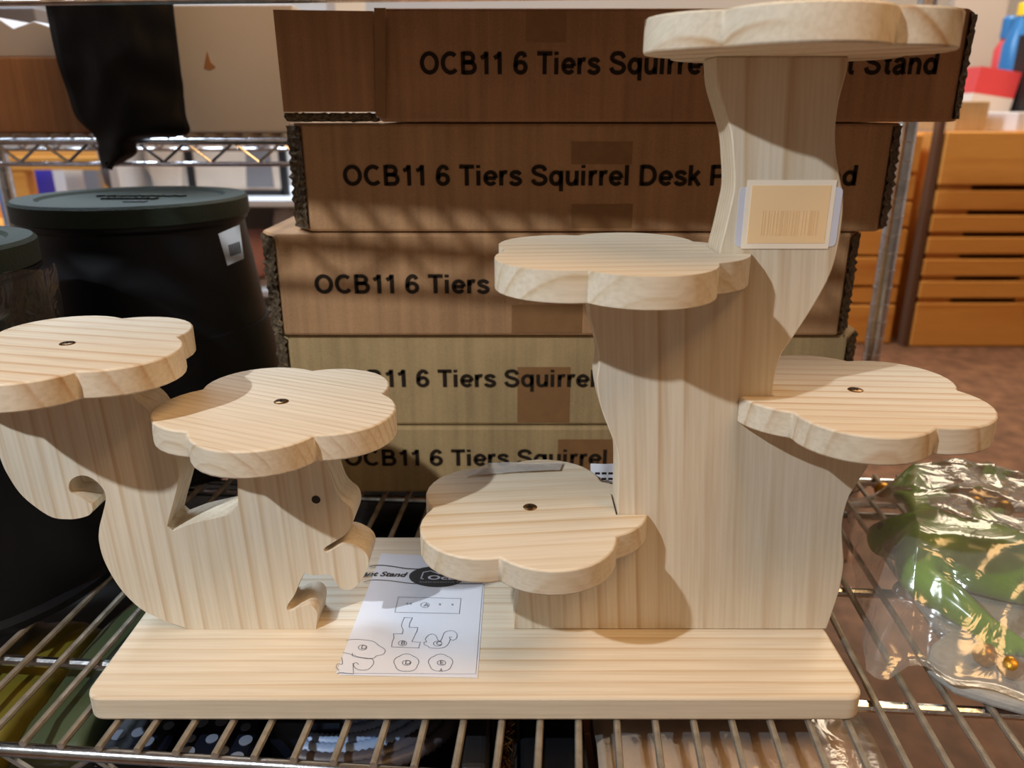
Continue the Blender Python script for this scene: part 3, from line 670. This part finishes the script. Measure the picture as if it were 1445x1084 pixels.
tag(o, 'black plastic bag hanging in front of the rear wire rack rail', 'bag')

# ------------------------------------------------------------------ unseen cartons added on the shelf above to shade the stack and valve boxes
for (x, y, w_, d_, h_, lab) in ((-.27, .625, .42, .31, .22, 'wide unseen brown carton added above the squirrel to cast shade'),
                              (.17, .600, .42, .31, .26, 'tall unseen brown carton added above the trunk to cast shade'),
                              (-.66, .625, .27, .31, .24, 'square unseen brown carton added above the valve boxes to shade them'),
                              (.60, .565, .40, .31, .20, 'low unseen brown carton added above the frog to cast shade')):
    o = link('brown_carton', box_me('brown_carton', -w_ / 2, w_ / 2, -d_ / 2, d_ / 2, 0, h_), M['carton1']); o.location = (x, y, .5405); o.rotation_euler = (0, 0, RZ)
    tag(bevel(o, .003), lab, 'carton')

# ------------------------------------------------------------------ frog ornament in a clear bag
frog = tag(empty('frog_ornament', (.44, .56, 0)), 'glossy green frog ornament with gold toes on a pale grey slab', 'ornament')
sp = [at_z(x, y, .0) for x, y in ((1256, 838), (1285, 850), (1318, 893), (1333, 905), (1310, 925), (1304, 950), (1345, 982), (1400, 1000), (1470, 1020), (1620, 1010), (1640, 850), (1480, 770), (1330, 775))]
o = keep(bevel(link('slab', prism_me('slab', [(p.x, p.y) for p in sp], .0004, .010, 'z'), M['slab']), .003), frog); tag(o, 'rough pale grey slab')
def skin(name, nodes, edges, m, parent, sub=2):
    me = bpy.data.meshes.new(name); me.from_pydata([n[0] for n in nodes], edges, []); o = bpy.data.objects.new(name, me); col.objects.link(o); me.materials.append(m)
    s = o.modifiers.new('skin', 'SKIN'); s.use_smooth_shade = True
    for d, n in zip(me.skin_vertices[0].data, nodes):
        r = n[1]; d.radius = (r, r) if not isinstance(r, tuple) else r
    me.skin_vertices[0].data[0].use_root = True
    u = o.modifiers.new('sub', 'SUBSURF'); u.levels = sub; u.render_levels = sub
    return keep(o, parent)
Z = at_z
nodes = [(Z(1385, 790, .038), .036), (Z(1330, 772, .038), .032), (Z(1278, 758, .030), .024), (Z(1240, 762, .021), .018), (Z(1222, 764, .018), .010),
         (Z(1450, 805, .036), .034), (Z(1520, 815, .032), .026),
         (Z(1290, 815, .026), .018), (Z(1345, 850, .024), .015), (Z(1385, 882, .019), .010), (Z(1408, 897, .016), .011),
         (Z(1393, 918, .014), .0045), (Z(1425, 930, .014), .0045), (Z(1462, 925, .014), .0045),
         (Z(1300, 728, .036), .013), (Z(1290, 707, .030), .008), (Z(1262, 697, .026), .006), (Z(1304, 692, .022), .0045), (Z(1338, 700, .022), .0045),
         (Z(1400, 755, .034), .014), (Z(1380, 728, .028), .008), (Z(1378, 716, .022), .0045), (Z(1415, 722, .022), .0045)]
edges = [(0, 1), (1, 2), (2, 3), (3, 4), (0, 5), (5, 6), (1, 7), (7, 8), (8, 9), (9, 10), (10, 11), (10, 12), (10, 13), (1, 14), (14, 15), (15, 16), (15, 17), (15, 18), (0, 19), (19, 20), (20, 21), (20, 22)]
body = skin('body', nodes, edges, M['frog_green'], frog)
ball = lathe_me('toe_tip', [(.0001, -.0085)] + [(.0085 * math.cos(R(a)), .0085 * math.sin(R(a))) for a in range(-75, 76, 15)] + [(.0001, .0085)], 16)
for p in (Z(1390, 924, .0195), Z(1426, 941, .0195), Z(1466, 932, .0195), Z(1246, 692, .026), Z(1304, 688, .022), Z(1340, 697, .022), Z(1377, 712, .022), Z(1417, 718, .022)):
    o = link('toe_tip', ball, M['gold'], None, True); o.location = p; keep(o, frog)
eye_me = ball.copy(); eye_me.materials.clear()
for p in (Z(1248, 746, .036), Z(1258, 772, .036)):
    o = link('eye', eye_me, M['olive'], None, True); o.location = p; o.scale = (.8, .8, .7); keep(o, frog)
v = []; f = []; nu, nv = 150, 110
fl_, fr_, br_, bl_ = Z(1222, 944, .004), Z(1600, 1050, .004), Z(1640, 735, .004), Z(1193, 704, .004)
folds = [((.02, .62), (.75, .40), .007), ((.03, .74), (.8, .66), .006), ((.05, .30), (.5, .16), .005), ((.18, .48), (.62, .22), .006), ((.0, .18), (.16, .42), .004), ((.35, .88), (.95, .80), .006), ((.3, .95), (.5, .55), .005), ((.55, .6), (.95, .3), .007), ((.15, .85), (.42, .70), .006), ((.5, .35), (.9, .12), .005)]
def seg_d(s, t, a, b):
    ax, ay = b[0] - a[0], b[1] - a[1]; u = max(0, min(1, ((s - a[0]) * ax + (t - a[1]) * ay) / (ax * ax + ay * ay)))
    return math.hypot(s - a[0] - u * ax, t - a[1] - u * ay), u
for i in range(nu + 1):
    for k in range(nv + 1):
        s, t = i / nu, k / nv; p = fl_.lerp(fr_, s).lerp(bl_.lerp(br_, s), t)
        hb = min(1, s * 6.0) ** .7 * min(1, t * 3.6) ** .9 * min(1, (1 - t) * 4.0) ** .8
        hz = .004 + .080 * hb + .006 * (.3 + hb) * noise.noise(Vector((p.x * 26, p.y * 26, 1))) + .0011 * noise.noise(Vector((p.x * 60 + p.y * 30, p.y * 90, 1)))
        for a, b, h_ in folds:
            d_, u = seg_d(s, t + .02 * math.sin(s * 9), a, b); hz += h_ * math.exp(-d_ / .016) * (1 - abs(2 * u - 1) ** 3)
        ed = .008 * noise.noise(Vector((s * 7, t * 7, 9))); lim = .0025 + .012 * min(1, max(0, (s - .10) / .06)) * min(1, (1 - t) / .1)
        v.append((p.x + ed, p.y + ed, max(lim, hz)))
for i in range(nu):
    for k in range(nv): f.append((i * (nv + 1) + k, (i + 1) * (nv + 1) + k, (i + 1) * (nv + 1) + k + 1, i * (nv + 1) + k + 1))
o = link('clear_bag', pydata('clear_bag', v, f), M['bag_film'], None, True, 80)
tag(o, 'crinkled clear plastic bag wrapped over the green frog ornament', 'bag')

# ------------------------------------------------------------------ packs under the wire shelf
PZ = -.075
def low_crate(name, x0, x1, y0, y1, z1, m, label, cat):
    o = link(name, box_me(name, -(x1 - x0) / 2, (x1 - x0) / 2, -(y1 - y0) / 2, (y1 - y0) / 2, 0, z1 - FLOOR), m); o.location = ((x0 + x1) / 2, (y0 + y1) / 2, FLOOR)
    return tag(bevel(o, .004), label, cat)
low_crate('dark_carton', -.60, .054, .36, .98, -.09, M['black'], 'wide black carton on the floor under the packs below the shelf', 'carton')
low_crate('plain_carton', .055, .262, .39, .515, -.09, M['carton1'], 'plain brown carton on the floor under the beige pack', 'carton')
low_crate('red_box', .056, .285, .53, .86, -.12, M['red'], 'dark red box on the floor under the right end of the shelf', 'box')
def pack(name, x, y, sx, sy, sz, m, label, seed, z=-.0898, rz=0, amp=.1, cat='pack'):
    o = link(name, pillow_me(name, sx, sy, sz, seed=seed, amp=amp, e=.35), m, None, True, 80); o.location = (x, y, z); o.rotation_euler = (0, 0, rz)
    return tag(o, label, cat)
def dots(parent, cx, cy, z, n, rx, ry, seed):
    r_ = random.Random(seed); dm = lathe_me('printed_dot', [(.0001, 0), (.005, 0), (.005, .0006), (.0001, .0007)], 14); done = []
    k = 0
    while len(done) < n and k < 400:
        k += 1; x, y = r_.uniform(-rx, rx), r_.uniform(-ry, ry)
        if all((x - a) ** 2 + (y - b) ** 2 > .013 ** 2 for a, b in done):
            done.append((x, y)); o = link('printed_dot', dm, M['dot'], parent); o.location = (cx + x, cy + y, z); s_ = r_.uniform(.7, 1.1); o.scale = (s_, s_, 1)
def flat_pack(name, x, y, sx, sy, sz, m, label, rz=0):
    o = link(name, box_me(name, -sx / 2, sx / 2, -sy / 2, sy / 2, 0, sz), m); o.location = (x, y, -.0896); o.rotation_euler = (0, 0, rz); return tag(bevel(o, .006, 3), label, 'pack')
d1 = flat_pack('dotted_pack', -.272, .465, .052, .09, .056, M['navy'], 'navy pack with faint grey dots beside the green pack'); dots(d1, 0, 0, .0562, 16, .020, .038, 4)
d2 = flat_pack('dotted_pack', -.2125, .465, .058, .09, .058, M['navy'], 'navy pack with pale dots next to the barcode label'); dots(d2, 0, 0, .0582, 18, .022, .038, 8)
hp = tag(empty('hose_pack', (-.140, .46, -.0896)), 'flat pack of coiled pale blue and grey ribbed hose with a barcode label', 'hose')
bb = link('backing_tray', box_me('backing_tray', -.04, .10, -.036, .08, 0, .012), M['navy'], hp)
for k in range(6):
    r0 = .034 + .0105 * k; pts = [(.012 + r0 * math.cos(R(a)), .034 + .75 * r0 * math.sin(R(a)), .034 - .001 * k) for a in range(-112, 40, 2)]
    rr = [.0056 + (.0007 if j % 2 else -.0005) for j in range(len(pts))]
    link('hose_coil', tube_me('hose_coil', [(max(-.036, min(.098, p[0])), p[1], p[2] + .016) for p in pts], rr, 8), M['hose_blue'] if k < 4 else M['hose_grey'], hp, True, 80)
lb = link('barcode_label', box_me('barcode_label', -.022, .022, -.012, .022, 0, .0006), M['white_card'], hp); lb.location = (-.012, .012, .0625); lb.rotation_euler = (0, 0, R(-3))
link('label_board', box_me('label_board', -.038, .014, -.004, .078, 0, .050), M['navy'], hp).location = (0, 0, .012)
for k in range(14):
    o = link('bar', box_me('bar', 0, random.choice((.0007, .0012, .0016)), -.003, .008, .0006, .0009), M['print_black'], lb); o.location = (-.017 + k * .0025, 0, 0)
o = link('label_text', text_me('label_text', '0774', height=.003), M['print_black'], lb); o.location = (-.008, -.008, .0008)
flat_pack('dark_pack', -.027, .465, .022, .09, .055, M['black'], 'narrow glossy black pack beside the grey hose coils')
c = tag(empty('wire_skein', (-.005, .465, -.0896)), 'thin tangled copper wire skein in a dark sleeve', 'wire')
link('sleeve', box_me('sleeve', -.0085, .0085, -.045, .045, 0, .046), M['black'], c)
v = []; f = []; r_ = random.Random(3)
for k in range(14):
    tube_geo([(r_.uniform(-.007, .007), -.042 + .084 * j / 9, .047 + r_.uniform(0, .004)) for j in range(10)], .0004, 4, v, f)
tag(link('strands', pydata('strands', v, f), M['screw'], c), kind='stuff')
flat_pack('dark_pack', .030, .465, .048, .09, .050, M['black_plastic'], 'wide matt black pack between the copper wire and the beige pack')
b2 = pack('beige_pack', .160, .460, .195, .125, .060, M['beige_pack'], 'beige pack in shiny clear film under the right front of the base', 4, amp=.05)
v = []; f = []
for i in range(21):
    for k in range(17):
        x, y = -.1 + .2 * i / 20, -.066 + .132 * k / 16; z = .064 * (1 - .12 * (x / .1) ** 4) * (1 - .2 * (y / .066) ** 4) + .0045 * noise.noise(Vector((x * 55, y * 55, 2))); v.append((x, y, z))
for i in range(20):
    for k in range(16): f.append((i * 17 + k, i * 17 + k + 17, i * 17 + k + 18, i * 17 + k + 1))
link('clear_film', pydata('clear_film', v, f), M['bag_film'], b2, True, 80)
# left end and behind the base
pack('green_pack', -.332, .53, .062, .20, .060, M['green_pack'], 'dark green pack in clear film under the shelf beside the valve box', 11)
pack('olive_pack', -.402, .52, .070, .16, .058, M['olive_pack'], 'olive yellow pack under the left end of the shelf', 21)
pack('clay_pack', -.472, .49, .060, .11, .058, M['terracotta'], 'terracotta coloured pack next to the olive yellow one', 31)
pack('crinkled_pack', -.115, .86, .16, .20, .040, M['black_film'], 'crinkled black film pack under the shelf behind the base board', 41, amp=.2)
pack('crinkled_pack', -.265, .86, .11, .20, .038, M['grey'], 'crinkled grey film pack under the shelf behind the squirrel', 44, amp=.2)

# ------------------------------------------------------------------ slatted crates and goods at the right
def crate(Y, x0, x1, rows, label, posts, depth=.5, top_px=None):
    a, b = x0, x1; t = tag(empty('slatted_crate', ((a + b) / 2, Y + depth / 2, FLOOR)), label, 'crate')
    for (y0, y1) in rows:
        z1 = at_y(1380, y0, Y).z; z0 = max(FLOOR + .002, at_y(1380, y1, Y).z)
        keep(bevel(link('plank', box_me('plank', a, b, Y + random.uniform(-.002, .002), Y + .018, z0, z1), M['orange_wood']), .004), t)
    ztop = at_y(1380, rows[0][0], Y).z
    for x in posts: keep(link('batten', box_me('batten', x - .05, x + .05, Y + .018, Y + .035, FLOOR, ztop - .01), M['orange_wood']), t)
    for x in (a, b): keep(link('side_panel', box_me('side_panel', x - .0, x + (.018 if x == a else -.018), Y + .035, Y + depth, FLOOR, ztop - .01), M['orange_wood']), t)
    keep(link('back_panel', box_me('back_panel', a + .02, b - .02, Y + depth - .02, Y + depth, FLOOR, ztop - .01), M['orange_wood']), t)
    keep(link('shade_top', box_me('shade_top', a + .02, b - .02, Y + .02, Y + depth - .02, ztop - .03, ztop - .012), M['orange_wood']), t)  # unseen lid added to block light so the gaps stay dark
    keep(link('corner_post', box_me('corner_post', a - .022, a - .006, Y + .004, Y + .04, FLOOR, ztop + .03), M['dark_wood']), t)
    return ztop
CY = at_z(1340, 490, FLOOR).y
rows = [(186, 261), (269, 297), (304, 328), (335, 359), (366, 390), (397, 421), (428, 490)]
xa = at_y(1310, 340, CY).x
ZT = crate(CY, xa, xa + .95, rows, 'orange slatted wooden crate with a wide top plank below the coral pack', [xa + .06, xa + .36, xa + .56, xa + .80])
crate(CY + .04, xa - .95, xa - .045, [(190, 244), (248, 282), (286, 320), (324, 360), (363, 403), (406, 428), (431, 492)], 'orange slatted wooden crate half hidden behind the steel post', [xa - .10, xa - .4, xa - .7])
def goods(name, x0, y0, x1, y1, Y, d, m, label, cat, z=None, tilt=0):
    o = front_box(name, x0, y0, x1, y1, Y, d, m, label, cat, z); o.rotation_euler = (0, R(tilt), 0); return o
tb = tag(empty('display_table', (1.6, CY + .95, FLOOR)), 'dark table behind the wooden crates piled with goods', 'table')
TZ = at_y(1400, 165, CY + .6).z
keep(bevel(link('table_top', box_me('table_top', .9, 2.7, CY + .56, CY + 1.3, TZ - .03, TZ), M['carton1']), .003), tb)
for x in (.95, 2.65):
    for y in (CY + .60, CY + 1.26): keep(link('leg', box_me('leg', x - .03, x + .03, y - .03, y + .03, FLOOR, TZ - .03), M['dark_wood']), tb)
goods('small_carton', 1345, 143, 1398, 188, CY + .1, .25, M['carton2'], 'small kraft carton on the slatted crate under the coral pack', 'carton', ZT)
o = empty('coral_pack', (at_y(1405, 150, CY + .62).x, CY + .66, TZ)); tag(o, 'coral and white pack lying tilted on the table behind the crates', 'pack')
a_ = .075
link('white_half', box_me('white_half', -a_, a_, 0, .16, 0, .06), M['white'], o); link('coral_half', box_me('coral_half', -a_, a_, 0, .16, .0605, .15), M['coral'], o)
o.rotation_euler = (0, R(8), 0); o.location.z += .012
bt = tag(empty('blue_bottle', (at_y(1428, 110, CY + .9).x, CY + .9, TZ)), 'bright blue bottle with a yellow cap behind the coral pack', 'bottle')
link('bottle_body', lathe_me('bottle_body', [(.05, 0), (.055, .01), (.055, .26), (.03, .33), (.022, .36)], 24), M['blue'], bt, True); link('cap', lathe_me('cap', [(.026, .36), (.026, .40), (.02, .405)], 20), M['yellow'], bt, True)
bt2 = tag(empty('blue_bottle', (at_y(1411, 110, CY + 1.0).x, CY + 1.0, TZ)), 'slim red and blue bottle behind the coral pack', 'bottle')
link('bottle_body', lathe_me('bottle_body', [(.035, 0), (.04, .01), (.04, .25), (.02, .29)], 20), M['coral'], bt2, True); link('cap', lathe_me('cap', [(.028, .29), (.028, .36), (.02, .37)], 20), M['blue'], bt2, True)
goods('black_case', 1447, 45, 1540, 150, CY + .60, .12, M['black'], 'tall black case standing beside the blue bottle', 'case', TZ + .0003)
goods('grey_board', 1330, -40, 1432, 110, CY + 1.15, .05, M['wall'], 'tall pale grey board leaning behind the goods on the table', 'board', TZ + .0003)
goods('white_tray', 1432, 158, 1500, 186, CY + .05, .2, M['white'], 'white tray lying on the slatted crate', 'tray', ZT)

# ------------------------------------------------------------------ shop shelves at the left, behind the racks
LY = 2.35
unit = tag(empty('wooden_shelf_unit', (-1.45, LY, FLOOR)), 'orange wooden shelf unit beyond the rear wire rack', 'shelf')
zc = at_y(60, 240, LY).z; zd = at_y(60, 222, LY).z
xL, xR = at_y(-160, 240, LY).x, at_y(172, 240, LY).x
keep(link('beam', box_me('beam', xL, xR, LY, LY + .04, zc, zd), M['orange_wood']), unit)
for px in (32, 166): 
    x = at_y(px, 280, LY).x; keep(link('upright', box_me('upright', x - .035, x + .02, LY + .002, LY + .05, FLOOR, zc), M['orange_wood']), unit)
keep(link('back_board', box_me('back_board', xL, xR, LY + .36, LY + .38, FLOOR, zd), M['orange_wood']), unit)
zsf = at_y(60, 330, LY).z
keep(link('shelf_board', box_me('shelf_board', xL, xR, LY + .05, LY + .36, zsf - .02, zsf), M['orange_wood']), unit)
for (p0, p1, m, lab) in ((46, 55, M['deep_blue'], 'narrow deep blue box on the wooden shelf unit'), (84, 100, M['white'], 'white box on the wooden shelf unit beyond the valve box lid'), (126, 146, M['grey'], 'grey box on the wooden shelf unit next to its right upright'), (2, 14, M['blue'], 'light blue box at the left of the wooden shelf unit')):
    a = at_y(p0, 300, LY + .1).x; b = at_y(p1, 300, LY + .1).x; o = link('shelf_box', box_me('shelf_box', 0, b - a, 0, .15, 0, zc - zsf + .02), m); o.location = (a, LY + .1, zsf + .0004); tag(bevel(o, .003), lab, 'box')
ms = tag(empty('metal_shelf', (-.85, 2.0, FLOOR)), 'white metal shop shelf beyond the large valve box', 'shelf')
MYY = 1.95
z1_ = at_y(370, 282, MYY).z; z0_ = at_y(370, 410, MYY).z
xl_, xr_ = at_y(172, 280, MYY).x, at_y(480, 280, MYY).x
for z in (z1_, z0_): keep(bevel(link('shelf_board', box_me('shelf_board', xl_, xr_, MYY, MYY + .4, z - .018, z), M['white']), .003), ms)
for x in (xl_ - .02, xr_): keep(link('upright', box_me('upright', x, x + .02, MYY, MYY + .4, FLOOR, z1_ + .5), M['white']), ms)
keep(link('back_board', box_me('back_board', xl_, xr_, MYY + .40, MYY + .41, FLOOR, z1_ + .5), M['wall']), ms)
def soft(px, w_, h_, d_, z, m, lab, seed, cat='bag', y=MYY + .17):
    o = link('soft_' + cat, pillow_me('soft_' + cat, w_, d_, h_, seed=seed, amp=.18, e=.6), m, None, True, 80); o.location = (at_y(px, 300, y).x, y, z + .0005); return tag(o, lab, cat)
soft(187, .075, .17, .17, z1_, M['grey'], 'grey plush bundle on the white metal shelf', 3, 'bundle')
soft(258, .12, .20, .17, z1_, M['cream_cloth'], 'plump cream bag on the white metal shelf behind the valve box lid', 6)
fr = tag(empty('picture_frame', (at_y(335, 250, MYY + .1).x, MYY + .1, z1_ + .0006)), 'black framed picture standing on the white metal shelf', 'frame')
W_ = .115
link('picture', box_me('picture', -W_, W_, .004, .012, .01, .25), M['cream_cloth'], fr)
for (a, b, c_, d_) in ((-W_ - .012, -W_ + .006, 0, .26), (W_ - .006, W_ + .012, 0, .26), (-W_, W_, 0, .014), (-W_, W_, .246, .26)):
    link('frame_bar', box_me('frame_bar', a, b, 0, .016, c_, d_), M['black'], fr)
link('picture_figure', prism_me('picture_figure', [(.02, .02), (.09, .02), (.085, .2), (.05, .24), (.03, .15)], .002, .004), M['grey'], fr)
soft(352, .10, .13, .13, z0_, M['pink'], 'pink cloth bundle on the lower board of the white metal shelf', 12, 'bundle')
soft(412, .10, .19, .13, z0_, M['cream_cloth'], 'tall cream bag on the lower board of the white metal shelf', 15, y=MYY + .24)
soft(292, .10, .12, .13, z0_, M['coral'], 'coral cloth bundle low on the white metal shelf behind the valve box', 18, 'bundle')
